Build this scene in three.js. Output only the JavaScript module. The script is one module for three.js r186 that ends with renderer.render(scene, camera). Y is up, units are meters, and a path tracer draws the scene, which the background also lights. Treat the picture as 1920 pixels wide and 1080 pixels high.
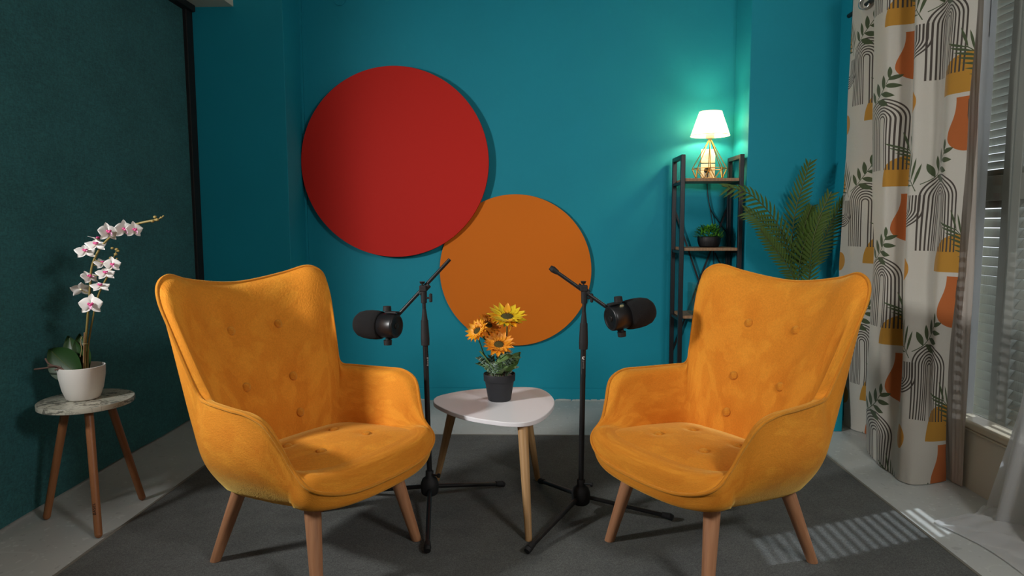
import * as THREE from 'three';
import { mergeGeometries, mergeVertices } from 'three/addons/utils/BufferGeometryUtils.js';
import { RoundedBoxGeometry } from 'three/addons/geometries/RoundedBoxGeometry.js';
import { RectAreaLightUniformsLib } from 'three/addons/lights/RectAreaLightUniformsLib.js';

// ------------------------------------------------------------------ camera, sky, sun, exposure
const scene = new THREE.Scene();
const renderer = new THREE.WebGLRenderer({ antialias: true });
renderer.toneMapping = THREE.LinearToneMapping;
renderer.toneMappingExposure = 1.68;
renderer.shadowMap.enabled = true;
RectAreaLightUniformsLib.init();

const camera = new THREE.PerspectiveCamera(46.07, 16 / 9, 0.05, 60);
camera.position.set(0, 1.15, 0);
camera.rotation.order = 'YXZ';
camera.rotation.set(-5.3 * Math.PI / 180, 1.8 * Math.PI / 180, -0.0035);

scene.background = new THREE.Color().setRGB(0.85, 0.92, 1.02);
const sun = new THREE.DirectionalLight(new THREE.Color(0.86, 0.93, 1.0), 1.9);
sun.position.set(1.2 + 0.92 * 5, 0.896 * 5, -2.6 - 0.38 * 5);
sun.target.position.set(1.2, 0, -2.6);
sun.castShadow = true;
sun.shadow.radius = 1.6;
Object.assign(sun.shadow.camera, { left: -3, right: 3, top: 3, bottom: -3, near: 0.1, far: 12 });
scene.add(sun, sun.target);

// ------------------------------------------------------------------ small tools
const V = (x, y, z) => new THREE.Vector3(x, y, z);
let seed = 7;
const rnd = () => { seed = (seed * 1664525 + 1013904223) >>> 0; return seed / 4294967296; };
const rr = (a, b) => a + (b - a) * rnd();
const lerp = (a, b, t) => a + (b - a) * t;
const sstep = (a, b, x) => { const t = Math.min(1, Math.max(0, (x - a) / (b - a))); return t * t * (3 - 2 * t); };
const taken = new Map();
function numbered(n) { const k = taken.get(n) ?? 0; taken.set(n, k + 1); return k ? `${n}_${String(k).padStart(3, '0')}` : n; }
function tag(o, label, category, group) { o.userData.label = label; o.userData.category = category; if (group) o.userData.group = group; return o; }
function thing(name, label, category, pos = [0, 0, 0], turn = 0, group) {
  const g = new THREE.Group(); g.name = numbered(name); g.position.set(...pos); g.rotation.y = turn; scene.add(g);
  return tag(g, label, category, group);
}
function part(name, geo, mat, parent) {
  const m = new THREE.Mesh(Array.isArray(geo) ? merge(geo) : geo, mat); m.name = name; m.castShadow = m.receiveShadow = true; parent.add(m); return m;
}
function struct(name, geo, mat, parent = scene) { const m = part(name, geo, mat, parent); if (parent === scene) m.userData.kind = 'structure'; return m; }
function merge(list) {
  const l = list.map((g) => { let h = g.index ? g.toNonIndexed() : g.clone(); for (const k of Object.keys(h.attributes)) if (!['position', 'normal', 'uv'].includes(k)) h.deleteAttribute(k); return h; });
  return mergeGeometries(l);
}
const box = (x0, x1, y0, y1, z0, z1, r = 0) => {
  const w = x1 - x0, h = y1 - y0, d = z1 - z0;
  const g = r ? new RoundedBoxGeometry(w, h, d, 2, r) : new THREE.BoxGeometry(w, h, d);
  g.translate((x0 + x1) / 2, (y0 + y1) / 2, (z0 + z1) / 2); return boxUV(g);
};
function boxUV(g) {   // uv in metres, by the face's main direction
  const p = g.attributes.position, n = g.attributes.normal, uv = new Float32Array(p.count * 2);
  for (let i = 0; i < p.count; i++) {
    const ax = Math.abs(n.getX(i)), ay = Math.abs(n.getY(i)), az = Math.abs(n.getZ(i));
    if (ax >= ay && ax >= az) { uv[2 * i] = p.getZ(i); uv[2 * i + 1] = p.getY(i); }
    else if (ay >= az) { uv[2 * i] = p.getX(i); uv[2 * i + 1] = p.getZ(i); }
    else { uv[2 * i] = p.getX(i); uv[2 * i + 1] = p.getY(i); }
  }
  g.setAttribute('uv', new THREE.BufferAttribute(uv, 2)); return g;
}
function rod(a, b, r0, r1 = r0, seg = 14) {   // tapered bar from a to b
  a = a.isVector3 ? a : V(...a); b = b.isVector3 ? b : V(...b);
  const d = b.clone().sub(a), g = new THREE.CylinderGeometry(r1, r0, d.length(), seg, 1);
  g.applyQuaternion(new THREE.Quaternion().setFromUnitVectors(V(0, 1, 0), d.normalize()));
  g.translate((a.x + b.x) / 2, (a.y + b.y) / 2, (a.z + b.z) / 2); return g;
}
function bar(a, b, w, d) {   // rectangular bar
  a = V(...a); b = V(...b); const v = b.clone().sub(a), g = new THREE.BoxGeometry(w, v.length(), d);
  g.applyQuaternion(new THREE.Quaternion().setFromUnitVectors(V(0, 1, 0), v.normalize()));
  g.translate((a.x + b.x) / 2, (a.y + b.y) / 2, (a.z + b.z) / 2); return g;
}
const tube = (pts, r, seg = 40, rad = 8, closed = false) => new THREE.TubeGeometry(new THREE.CatmullRomCurve3(pts.map((p) => (p.isVector3 ? p : V(...p))), closed), seg, r, rad, closed);
const lathe = (pts, seg = 40) => new THREE.LatheGeometry(pts.map(([x, y]) => new THREE.Vector2(x, y)), seg);
function grid(nu, nv, fn, closedU = false) {   // fn(u, v) -> [x, y, z, s, t]
  const pos = [], uv = [], idx = [], cols = nu + 1;
  for (let j = 0; j <= nv; j++) for (let i = 0; i < cols; i++) { const q = fn(i / nu, j / nv); pos.push(q[0], q[1], q[2]); uv.push(q[3] ?? i / nu, q[4] ?? j / nv); }
  for (let j = 0; j < nv; j++) for (let i = 0; i < nu; i++) { const a = j * cols + i, b = a + 1, c = a + cols, d = b + cols; idx.push(a, b, c, b, d, c); }
  const g = new THREE.BufferGeometry();
  g.setAttribute('position', new THREE.Float32BufferAttribute(pos, 3)); g.setAttribute('uv', new THREE.Float32BufferAttribute(uv, 2)); g.setIndex(idx); g.computeVertexNormals();
  if (closedU) {   // one smooth normal along the seam
    const n = g.attributes.normal;
    for (let j = 0; j <= nv; j++) { const p = j * cols, q = p + nu, m = V(n.getX(p) + n.getX(q), n.getY(p) + n.getY(q), n.getZ(p) + n.getZ(q)).normalize(); n.setXYZ(p, m.x, m.y, m.z); n.setXYZ(q, m.x, m.y, m.z); }
  }
  return g;
}

// ------------------------------------------------------------------ textures
const hash = (x, y, s) => { let h = (x * 374761393 + y * 668265263 + s * 2147483647) | 0; h = Math.imul(h ^ (h >>> 13), 1274126177); return ((h ^ (h >>> 16)) >>> 0) / 4294967296; };
function vnoise(x, y, per, s) {   // tiling value noise with period per
  const xi = Math.floor(x), yi = Math.floor(y), fx = x - xi, fy = y - yi, u = fx * fx * (3 - 2 * fx), v = fy * fy * (3 - 2 * fy);
  const m = (a) => ((a % per) + per) % per;
  return lerp(lerp(hash(m(xi), m(yi), s), hash(m(xi + 1), m(yi), s), u), lerp(hash(m(xi), m(yi + 1), s), hash(m(xi + 1), m(yi + 1), s), u), v);
}
function fbm(x, y, per, oct, s) { let a = 0, w = 0.5, t = 0; for (let k = 0; k < oct; k++) { a += w * vnoise(x * per, y * per, per, s + k); t += w; w *= 0.5; per *= 2; } return a / t; }
function tex(size, fn, { srgb = true, repeat = [1, 1] } = {}) {   // fn(u, v) -> [r, g, b] 0..1 or a number
  const d = new Uint8Array(size * size * 4);
  for (let j = 0; j < size; j++) for (let i = 0; i < size; i++) {
    const c = fn(i / size, j / size), o = (j * size + i) * 4, a = Array.isArray(c) ? c : [c, c, c];
    for (let k = 0; k < 3; k++) d[o + k] = Math.max(0, Math.min(255, a[k] * 255)); d[o + 3] = 255;
  }
  const t = new THREE.DataTexture(d, size, size); t.wrapS = t.wrapT = THREE.RepeatWrapping; t.magFilter = THREE.LinearFilter; t.minFilter = THREE.LinearFilter;
  if (srgb) t.colorSpace = THREE.SRGBColorSpace; t.repeat.set(...repeat); t.needsUpdate = true; return t;
}
const plain = (hex, roughness = 0.6, extra = {}) => new THREE.MeshPhysicalMaterial({ color: new THREE.Color(hex), roughness, ...extra });
const lin = (r, g, b) => new THREE.Color().setRGB(r, g, b);

const plasterBump = tex(512, (u, v) => 0.6 * fbm(u, v, 24, 4, 11) + 0.4 * fbm(u, v, 5, 3, 31), { srgb: false, repeat: [1.1, 1.1] });
const paintMap = tex(512, (u, v) => { const n = 0.95 + 0.05 * fbm(u, v, 6, 5, 3); return [n, n, n]; }, { repeat: [0.5, 0.5] });
const M = {};
M.teal = new THREE.MeshPhysicalMaterial({ color: lin(0.008, 0.275, 0.365), roughness: 0.6, specularIntensity: 0.45, map: paintMap, bumpMap: plasterBump, bumpScale: 0.0012 });
M.cream = plain('#d6cfbd', 0.55, { bumpMap: plasterBump, bumpScale: 0.0008 });
M.white = plain('#e4e2dc', 0.7);
const floorMap = tex(1024, (u, v) => {
  let n = 0.9 + 0.07 * fbm(u, v, 7, 5, 51); const f = fbm(u, v, 90, 2, 9); if (f > 0.8) n += 0.09; if (f < 0.17) n -= 0.08;
  const scr = Math.abs(fbm(u, v * 0.999, 5, 3, 77) - 0.5); if (scr < 0.003) n += 0.035; return [n, n, n];
}, { repeat: [0.55, 0.55] });
M.floor = new THREE.MeshPhysicalMaterial({ color: lin(0.57, 0.595, 0.57), roughness: 0.42, map: floorMap, bumpMap: tex(512, (u, v) => fbm(u, v, 14, 4, 5), { srgb: false, repeat: [1, 1] }), bumpScale: 0.0006 });
const rugMap = tex(1024, (u, v) => { const w = 0.66 + 0.34 * fbm(u, v, 240, 2, 1), b = 0.86 + 0.14 * fbm(u, v, 9, 4, 2), s = 0.95 + 0.05 * Math.sin(v * 1024 * 0.9); const n = w * b * s; return [n * 0.985, n, n * 0.985]; }, { repeat: [1.6, 1.6] });
M.rug = new THREE.MeshPhysicalMaterial({ color: lin(0.225, 0.228, 0.226), roughness: 0.95, specularIntensity: 0.4, map: rugMap, bumpMap: rugMap, bumpScale: 0.002 });
M.rugEdge = plain('#77756c', 0.95, { bumpMap: rugMap, bumpScale: 0.002 });
const velvetMap = tex(1024, (u, v) => {
  const a = fbm(u, v, 4, 5, 21), b = fbm(u + 0.3 * a, v + 0.2 * a, 9, 4, 22), f = fbm(u, v, 260, 1, 4);
  const k = 0.5 * sstep(0.42, 0.62, b) + 0.5 * sstep(0.35, 0.65, a), n = 0.93 + 0.07 * f;
  return [n * lerp(0.93, 1, k), n * lerp(0.86, 1, k), n * lerp(0.80, 1, k)];
}, { repeat: [1.3, 1.3] });
M.velvet = new THREE.MeshPhysicalMaterial({ color: lin(0.83, 0.325, 0.032), roughness: 0.85, map: velvetMap, bumpMap: tex(512, (u, v) => fbm(u, v, 60, 3, 8), { srgb: false, repeat: [3, 3] }), bumpScale: 0.0008, sheen: 1.0, sheenColor: lin(1.0, 0.82, 0.25), sheenRoughness: 0.6, specularIntensity: 0.3 });
const woodTex = (a, b, s) => tex(512, (u, v) => { const w = fbm(u * 1, v, 3, 4, s), g = fbm(u, (v * 0.15) % 1, 40, 3, s + 3), r = 0.5 + 0.5 * Math.sin((u * 26 + w * 7) * 1.9); const t = 0.55 * g + 0.3 * r + 0.15 * w; return [0, 1, 2].map((k) => lerp(a[k], b[k], t)); }, { repeat: [6, 2] });
M.beech = plain('#ffffff', 0.5, { map: woodTex([0.62, 0.42, 0.29], [0.74, 0.54, 0.39], 61) });
M.pine = plain('#ffffff', 0.5, { map: woodTex([0.60, 0.45, 0.28], [0.78, 0.63, 0.44], 71) });
M.cherry = plain('#ffffff', 0.45, { map: woodTex([0.49, 0.31, 0.18], [0.65, 0.43, 0.26], 81) });
M.oak = plain('#ffffff', 0.55, { map: woodTex([0.52, 0.39, 0.28], [0.68, 0.53, 0.39], 91) });
M.black = plain('#131314', 0.42);
M.blackMatte = plain('#101011', 0.7);
M.blackSteel = plain('#1c1d20', 0.4, { metalness: 0.3 });
M.foam = plain('#0c0c0d', 1, { bumpMap: tex(256, (u, v) => fbm(u, v, 90, 2, 15), { srgb: false, repeat: [4, 4] }), bumpScale: 0.002 });
M.chrome = plain('#d8d8d8', 0.15, { metalness: 1 });
M.brass = plain('#c99a52', 0.35, { metalness: 0.9 });

// ------------------------------------------------------------------ the room
const ZB = -4.38, ZP = -4.08, XR = 1.89, TOP = 2.78;
struct('floor', box(-3.3, 2.05, -0.1, 0, -4.6, 1.6), M.floor);
struct('ceiling', box(-3.3, 2.05, TOP, TOP + 0.1, -4.6, 1.6), M.white);
struct('wall_back', box(-3.3, 2.05, 0, TOP, ZB - 0.2, ZB), M.teal);
struct('wall_left', box(-3.4, -3.2, 0, TOP, -4.6, 1.6), M.white);
struct('wall_front', box(-3.3, 2.05, 0, TOP, 1.4, 1.6), M.white);
// pilasters at both ends of the back wall, teal skirting between them
struct('trim_1', [box(-3.2, -1.475, 0, TOP, ZB, ZP, 0.004), box(-1.4775, -1.462, 0, TOP, ZB, ZB + 0.014)], M.teal);
struct('trim_2', box(1.262, XR, 0, TOP, ZB, ZP, 0.004), M.teal);
struct('trim_3', box(1.772, XR, 0, TOP, ZP, -3.95), M.teal);
struct('baseboard_back', box(-1.475, 1.262, 0, 0.082, ZB, ZB + 0.009, 0.003), M.teal);
struct('trim_4', box(-3.2, -1.768, 2.44, TOP, ZP, -1.2), M.cream);
// chipped paint line where the skirting meets the floor
{
  const g = [];
  for (let k = 0; k < 150; k++) { const x = rr(-1.2, 1.2), w = rr(0.008, 0.04), y = rr(0, 0.008), s = box(x, x + w, 0.0004 + k * 1e-6, y + rr(0.002, 0.007), ZB + 0.0088, ZB + 0.0098 + k * 1e-5); g.push(s); }
  for (let k = 0; k < 90; k++) { const x = rr(-1.2, 1.2), z = ZB + 0.012 + rnd() * rnd() * 0.16; const c = new THREE.CircleGeometry(rr(0.0015, 0.005), 5); c.rotateX(-Math.PI / 2); c.scale(rr(1, 2.5), 1, 1); c.translate(x, 0.0006 + k * 4e-6, z); g.push(c); }
  const chips = part('paint_chips', g, plain('#a9b3b0', 0.7), scene); chips.userData.kind = 'stuff'; tag(chips, 'pale chips in the paint along the foot of the teal wall', 'paint chips');
}
// right wall with a tall balcony window
const WZ0 = -3.1, WZ1 = -1.35, WTOP = 2.32;
struct('wall_right', [box(XR, 2.01, 0, TOP, -4.6, WZ0), box(XR, 2.01, 0, TOP, WZ1, 1.6), box(XR, 2.01, WTOP, TOP, WZ0, WZ1)], M.cream);
{
  const w = new THREE.Group(); w.name = 'window_1'; w.userData.kind = 'structure'; scene.add(w);
  const pvc = plain('#e6e9ec', 0.3), px0 = 1.925, px1 = 1.985;
  part('frame', [box(px0, px1, 0, WTOP, WZ0, WZ0 + 0.045, 0.004), box(px0, px1, 0, WTOP, WZ1 - 0.06, WZ1, 0.004), box(px0, px1, WTOP - 0.06, WTOP, WZ0, WZ1, 0.004)], pvc, w);
  part('lower_panel', box(XR + 0.004, px1, 0, 0.262, WZ0 + 0.001, WZ1 - 0.001), M.cream, w);
  part('sill', [box(XR - 0.006, px1, 0.262, 0.30, WZ0 + 0.046, WZ1 - 0.061, 0.012), box(XR - 0.002, px1, 0.252, 0.262, WZ0 + 0.046, WZ1 - 0.061, 0.003)], plain('#cfc5ae', 0.32), w);
  part('mullion', box(px0, px1, 0.3, WTOP - 0.06, -2.27, -2.2, 0.004), pvc, w);
  const glass = new THREE.MeshPhysicalMaterial({ color: 0xffffff, transmission: 1, thickness: 0, roughness: 0.03, ior: 1.5 });
  part('pane', box(1.953, 1.957, 0.30, WTOP - 0.06, WZ0 + 0.045, -2.27), glass, w);
  part('pane', box(1.953, 1.957, 0.30, WTOP - 0.06, -2.2, WZ1 - 0.06), glass, w);
}
// rug
{
  const rug = thing('rug', 'large dark grey flat woven rug under the chairs', 'rug');
  part('pile', box(-1.565, 1.445, 0.0005, 0.011, -3.6, -0.6, 0.004), M.rug, rug);
  part('binding', [box(-1.578, -1.565, 0.0005, 0.0112, -3.613, -0.6, 0.003), box(1.445, 1.458, 0.0005, 0.0112, -3.613, -0.6, 0.003), box(-1.565, 1.445, 0.0005, 0.0112, -3.613, -3.6, 0.003)], M.rugEdge, rug);
}
const RUG = 0.011;

// ------------------------------------------------------------------ studio lamps (both stand beside the camera)
function studioLamp(label, pos, target, size, color, makeLight) {
  const g = thing('studio_light', label, 'studio light');
  const head = new THREE.Group(); head.name = 'lamp_head'; g.add(head); head.position.set(...pos);
  head.lookAt(V(...target));   // +z towards the set
  const w = size / 2;
  part('housing', box(-w - 0.02, w + 0.02, -w - 0.02, w + 0.02, -0.07, -0.004, 0.01), M.black, head);
  part('diffuser', box(-w, w, -w, w, -0.004, 0), new THREE.MeshStandardMaterial({ color: 0xffffff, emissive: color, emissiveIntensity: 2 }), head);
  makeLight(head, g);
  part('pole', rod([pos[0], 0.35, pos[2]], [pos[0], pos[1] - w - 0.02, pos[2]], 0.014), M.black, g);
  for (let k = 0; k < 3; k++) { const a = k * 2.094 + 0.4; part('leg', rod([pos[0], 0.5, pos[2]], [pos[0] + 0.38 * Math.cos(a), 0.012, pos[2] + 0.38 * Math.sin(a)], 0.011), M.black, g); }
  return g;
}
const keyColor = new THREE.Color(1.0, 0.99, 0.98), fillColor = new THREE.Color(1.0, 0.985, 0.975);
studioLamp('black studio lamp on a stand left of the camera', [-2.45, 1.72, -1.15], [0.35, 0.95, -3.4], 0.3, keyColor, (head, g) => {
  const l = new THREE.SpotLight(keyColor, 14.5, 0, 0.8, 1, 2); l.position.set(0, 0, 0.02); l.target.position.set(0, 0, 2); l.castShadow = true; l.shadow.radius = 7; head.add(l, l.target);
});
studioLamp('black studio lamp on a stand right of the camera', [1.42, 2.0, -0.2], [-0.6, 0.8, -3.2], 0.42, fillColor, (head) => {
  const l = new THREE.RectAreaLight(fillColor, 28, 0.42, 0.42); l.position.set(0, 0, 0.006); l.rotation.set(0, Math.PI, 0); head.add(l);
});

// ------------------------------------------------------------------ fabric screen at the left
{
  const s = thing('backdrop_screen', 'tall dark green fabric screen with a black frame at left', 'screen');
  const weave = tex(512, (u, v) => { const a = fbm((u * 1) % 1, (v * 3) % 1, 60, 3, 3), b = fbm((u * 3) % 1, v, 60, 3, 5), c = fbm(u, v, 5, 3, 6); const n = 0.55 + 0.22 * a + 0.18 * b + 0.12 * c; return [n * 0.95, n, n]; }, { repeat: [1.7, 1.7] });
  const fm = new THREE.MeshPhysicalMaterial({ color: lin(0.048, 0.205, 0.215), roughness: 0.95, map: weave, bumpMap: weave, bumpScale: 0.0012 });
  part('fabric', grid(60, 40, (u, v) => { const z = lerp(-4.06, -2.2, u), y = lerp(2.43, 0.012, v); return [-2.035 + 0.022 * (z + 4.06) / 1 * 0.55 + 0.004 * Math.sin(u * 17 + v * 3) * v + 0.006 * Math.sin(u * 7 + 1) * v, y, z, z, y]; }), fm, s);
  part('frame', [box(-2.075, -2.012, 0.003, 2.475, -4.075, -4.0, 0.004), box(-2.075, -1.985, 2.405, 2.475, -4.06, -2.2, 0.004), box(-2.075, -2.04, 0.003, 2.44, -2.24, -2.2, 0.004), box(-2.075, -2.055, 0.003, 0.03, -4.05, -2.23)], M.blackMatte, s);
}

// ------------------------------------------------------------------ wall discs
function disc(name, label, x, y, r, z0, z1, mat) {
  const pts = [[0, 0], [r, 0], [r, z1 - z0 - 0.002], [r - 0.002, z1 - z0], [0, z1 - z0]];
  const t = thing(name, label, 'wall disc', [x, y, z0]);
  const g = lathe(pts, 128); g.rotateX(Math.PI / 2);
  const board = part('board', g, mat, t);
  // batten behind, fixing the board to the wall
  part('batten', box(-r * 0.6, r * 0.6, 0.1, 0.14, ZB - z0, 0), M.pine, t);
  return t;
}
const discTex = (s) => tex(256, (u, v) => 0.94 + 0.06 * fbm(u, v, 60, 3, s), {});
disc('wall_disc', 'large red round panel on the teal wall', -0.876, 1.547, 0.597, -4.333, -4.313, plain('#ffffff', 0.65, { color: lin(0.56, 0.020, 0.013), specularIntensity: 0.3 }));
disc('wall_disc', 'smaller orange round panel on the teal wall', -0.115, 0.858, 0.4885, -4.366, -4.35, plain('#ffffff', 0.65, { color: lin(0.68, 0.165, 0.010), specularIntensity: 0.3 }));
{
  const g = new THREE.CylinderGeometry(0.037, 0.037, 0.006, 40); g.rotateX(Math.PI / 2); g.translate(-1.217, 2.568, ZB + 0.003);
  tag(part('junction_cover', g, M.teal, scene), 'round teal painted cover plate high on the back wall', 'cover plate');
}

// ------------------------------------------------------------------ armchairs
const RIM = [[0, 0.328, 0.337], [0.154, 0.335, 0.333], [0.248, 0.356, 0.313], [0.295, 0.384, 0.284], [0.303, 0.43, 0.235], [0.317, 0.487, 0.207], [0.343, 0.56, 0.167], [0.355, 0.588, 0.099], [0.349, 0.589, 0.017], [0.327, 0.589, -0.125], [0.309, 0.597, -0.185], [0.318, 0.66, -0.216], [0.342, 0.806, -0.268], [0.356, 0.9, -0.301], [0.344, 0.955, -0.32], [0.293, 0.978, -0.343], [0.21, 0.957, -0.375], [0.1, 0.938, -0.393], [0, 0.930, -0.4]];
// crease between the walls and the seat, and the edge of the underside, for the same nineteen stations
const CREASE = [[0, 0.408, 0.275], [0.15, 0.408, 0.268], [0.22, 0.407, 0.24], [0.245, 0.404, 0.20], [0.25, 0.402, 0.16], [0.252, 0.400, 0.12], [0.253, 0.397, 0.07], [0.254, 0.393, 0.02], [0.254, 0.389, -0.03], [0.25, 0.384, -0.09], [0.238, 0.380, -0.125], [0.22, 0.378, -0.143], [0.2, 0.377, -0.152], [0.175, 0.376, -0.158], [0.145, 0.376, -0.162], [0.11, 0.376, -0.165], [0.075, 0.376, -0.167], [0.035, 0.376, -0.168], [0, 0.376, -0.168]];
const BASE = [[0, 0.285, 0.25], [0.12, 0.285, 0.245], [0.19, 0.283, 0.225], [0.225, 0.281, 0.195], [0.238, 0.279, 0.16], [0.243, 0.276, 0.12], [0.246, 0.273, 0.075], [0.247, 0.27, 0.02], [0.246, 0.266, -0.04], [0.243, 0.262, -0.10], [0.235, 0.259, -0.15], [0.222, 0.257, -0.18], [0.2, 0.256, -0.2], [0.175, 0.255, -0.21], [0.145, 0.255, -0.216], [0.11, 0.255, -0.22], [0.075, 0.255, -0.222], [0.035, 0.255, -0.223], [0, 0.255, -0.223]];
const ring = (half) => new THREE.CatmullRomCurve3([...half, ...half.slice(1, -1).reverse().map(([x, y, z]) => [-x, y, z])].map((p) => V(...p)), true, 'catmullrom', 0.5);
function buildChair(label, pos, turn) {
  const t = thing('armchair', label, 'armchair', pos, turn, 'mustard velvet armchairs');
  const N = 216, rim = ring(RIM), crease = ring(CREASE), base = ring(BASE), P = (c, u) => c.getPoint(u % 1);
  const weight = (u) => { const k = Math.min(u, 1 - u) * 36; return k; };        // 0 front .. 18 top of the back
  // outer shell
  const shell = grid(N, 26, (u, v) => {
    const e = P(rim, u), b = P(base, u), k = weight(u);
    if (v > 0.8) { const w = (v - 0.8) / 0.2; return [b.x * (1 - w), b.y - 0.012 * Math.sin(Math.min(1, w * 3) * Math.PI / 2), lerp(b.z, 0.01, w), u * 4 / 1.3, v * 0.75]; }
    const w = v / 0.8, o = V(b.x, 0, b.z - 0.01).normalize();
    const bulge = (k < 3 ? 0.035 : k < 6 ? lerp(0.035, 0.05, (k - 3) / 3) : k < 10 ? 0.05 : lerp(0.05, 0.03, Math.min(1, (k - 10) / 4))) * Math.sin(Math.PI * Math.pow(w, 1.25));
    const q = e.clone().lerp(b, w); q.addScaledVector(o, bulge); q.y -= (k < 4 ? 0.018 : 0) * Math.sin(Math.PI * w);
    return [q.x, q.y, q.z, u * 4 / 1.3, v * 0.75];
  }, true);
  part('shell', shell, M.velvet, t);
  // inner upholstery: rounded edge, wall and crease; then the seat
  const cen = V(0, 0.400, 0.05);
  const wall = (u, w) => {
    const e = P(rim, u), c = P(crease, u), k = weight(u), q = e.clone().lerp(c, w);
    const inw = V(cen.x - e.x, 0, cen.z - e.z).normalize().lerp(V(0, 0, 1), 0.78 * sstep(8.5, 12.5, k)).normalize();
    const pad = 0.033 * sstep(3.5, 7, k), x = Math.min(1, w / 0.16), prof = Math.sqrt(Math.max(0, x * (2 - x))) * (1 - Math.pow(w, 3)), f = 1 - sstep(2.5, 4.2, k);
    q.y += f * 0.026 * Math.sin(Math.PI * Math.pow(w, 0.8)); q.z += f * 0.016 * Math.sin(Math.PI * w);
    q.addScaledVector(inw, (1 - f) * pad * prof); q.y += (1 - f) * 0.011 * Math.sin(Math.PI * Math.min(1, w / 0.22));
    return q;
  };
  const seat = (u, w) => { const c = P(crease, u), q = c.clone().lerp(cen, w); q.y += 0.016 * Math.sin(Math.PI * 0.5 * Math.min(1, w * 1.6)); return q; };
  const buttons = [];
  for (const [x, y] of [[0.103, 0.771], [0.103, 0.579], [0.098, 0.447]]) for (const s of [-1, 1]) {
    let best = null, bd = 9; for (let i = 0; i <= 60; i++) for (let j = 10; j <= 60; j++) { const q = wall(0.5 - s * (i / 60) * 0.16, j / 60), d = Math.hypot(q.x - s * x, q.y - y); if (d < bd) { bd = d; best = q; } }
    buttons.push([s * x, y, best.z, 0]);
  }
  for (const z of [0.139, -0.02]) for (const s of [-1, 1]) {
    let best = null, bd = 9; for (let i = 0; i < 120; i++) for (let j = 0; j <= 40; j++) { const q = seat(i / 120, j / 40), d = Math.hypot(q.x - s * 0.105, q.z - z); if (d < bd) { bd = d; best = q; } }
    buttons.push([s * 0.105, best.y, z, 1]);
  }
  const dimple = (q) => { for (const b of buttons) { const d = Math.hypot(q.x - b[0], q.y - b[1], q.z - b[2]); if (d < 0.12) { const f = 0.007 * Math.exp(-d * d / 0.0009) + 0.004 * Math.exp(-d * d / 0.0001); if (b[3]) q.y -= f; else { q.z -= f * 0.94; q.y += 0.3 * f; } } } return q; };
  part('backrest', grid(N, 34, (u, v) => { const q = dimple(wall(u, v)); return [q.x, q.y, q.z, u * 4 / 1.3, v * 0.6]; }, true), M.velvet, t);
  part('seat', grid(N, 26, (u, v) => { const q = dimple(seat(u, v)); return [q.x, q.y, q.z, q.x, q.z]; }, true), M.velvet, t);
  part('piping', tube(Array.from({ length: 120 }, (_, i) => P(rim, i / 120)), 0.0058, 360, 8, true), M.velvet, t);
  const bg = new THREE.SphereGeometry(0.0165, 20, 12); bg.scale(1, 1, 0.6);
  for (const b of buttons) {
    const m = part('button', bg, M.velvet, t); m.position.set(b[0], b[1], b[2]);
    if (b[3]) { m.position.y -= 0.006; m.rotation.x = -Math.PI / 2; } else { m.position.z -= 0.004; m.rotation.x = -0.35; }
  }
  for (const [sx, z0, z1] of [[-1, 0.185, 0.247], [1, 0.185, 0.247], [-1, -0.155, -0.247], [1, -0.155, -0.247]]) {
    part('leg', mergeLeg([sx * 0.19, 0.268, z0], [sx * 0.236, 0.001, z1], 0.0265, 0.018), M.beech, t);
  }
  return t;
}
function mergeLeg(a, b, r0, r1) {   // turned leg, cut level at the floor
  a = V(...a); b = V(...b);
  const rows = 10, seg = 24;
  return grid(seg, rows + 4, (u, v) => {
    const j = Math.round(v * (rows + 4)), t = Math.min(1, Math.max(0, (j - 2) / rows)), c = a.clone().lerp(b, t), an = u * Math.PI * 2;
    let r = lerp(r0, r1, t); if (j === 0) r = 0.0001; if (j === rows + 4) r = 0.0001; else if (j === rows + 3) r *= 0.93;
    if (j === 1) r *= 0.999; return [c.x + r * Math.cos(an), c.y - (j >= rows + 3 ? 0.001 : 0), c.z + r * Math.sin(an), u * 0.16, t * 0.3];
  }, true);
}
buildChair('mustard velvet button-back armchair at left, beside the orchid table', [-0.756, RUG, -2.273], 60.7 * Math.PI / 180);
buildChair('mustard velvet button-back armchair at right, beside the patterned curtain', [0.61, RUG, -2.299], -58.25 * Math.PI / 180);

// ------------------------------------------------------------------ white coffee table
{
  const t = thing('coffee_table', 'white rounded-triangle coffee table with three wooden legs', 'coffee table', [-0.165, RUG, -2.745]);
  const O = [[-0.421, -2.79], [-0.411, -2.853], [-0.351, -2.921], [-0.285, -2.967], [-0.205, -2.998], [-0.1, -3.019], [-0.028, -3.022], [0.022, -3.003], [0.056, -2.949], [0.081, -2.857], [0.089, -2.761], [0.071, -2.647], [0.034, -2.54], [0.0, -2.49], [-0.04, -2.466], [-0.091, -2.465], [-0.16, -2.49], [-0.244, -2.536], [-0.312, -2.596], [-0.373, -2.675], [-0.41, -2.739]];
  const c = new THREE.CatmullRomCurve3(O.map(([x, z]) => V(x + 0.165, 0, -(z + 2.745))), true);
  const sh = new THREE.Shape(c.getPoints(120).map((p) => new THREE.Vector2(p.x, p.z)));
  const g = new THREE.ExtrudeGeometry(sh, { depth: 0.012, bevelEnabled: true, bevelThickness: 0.003, bevelSize: 0.003, bevelOffset: -0.003, bevelSegments: 3, curveSegments: 8 });
  g.rotateX(-Math.PI / 2); g.translate(0, 0.392, 0);
  part('tabletop', g, plain('#eceaec', 0.38), t);
  for (const [a, b] of [[[0.125, 0.39, 0.245], [0.148, 0.001, 0.382]], [[-0.165, 0.39, 0.02], [-0.268, 0.001, -0.184]], [[0.13, 0.39, -0.085], [0.185, 0.001, -0.204]]])
    part('leg', mergeLeg(a, b, 0.0205, 0.0125), M.pine, t);
}
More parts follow.
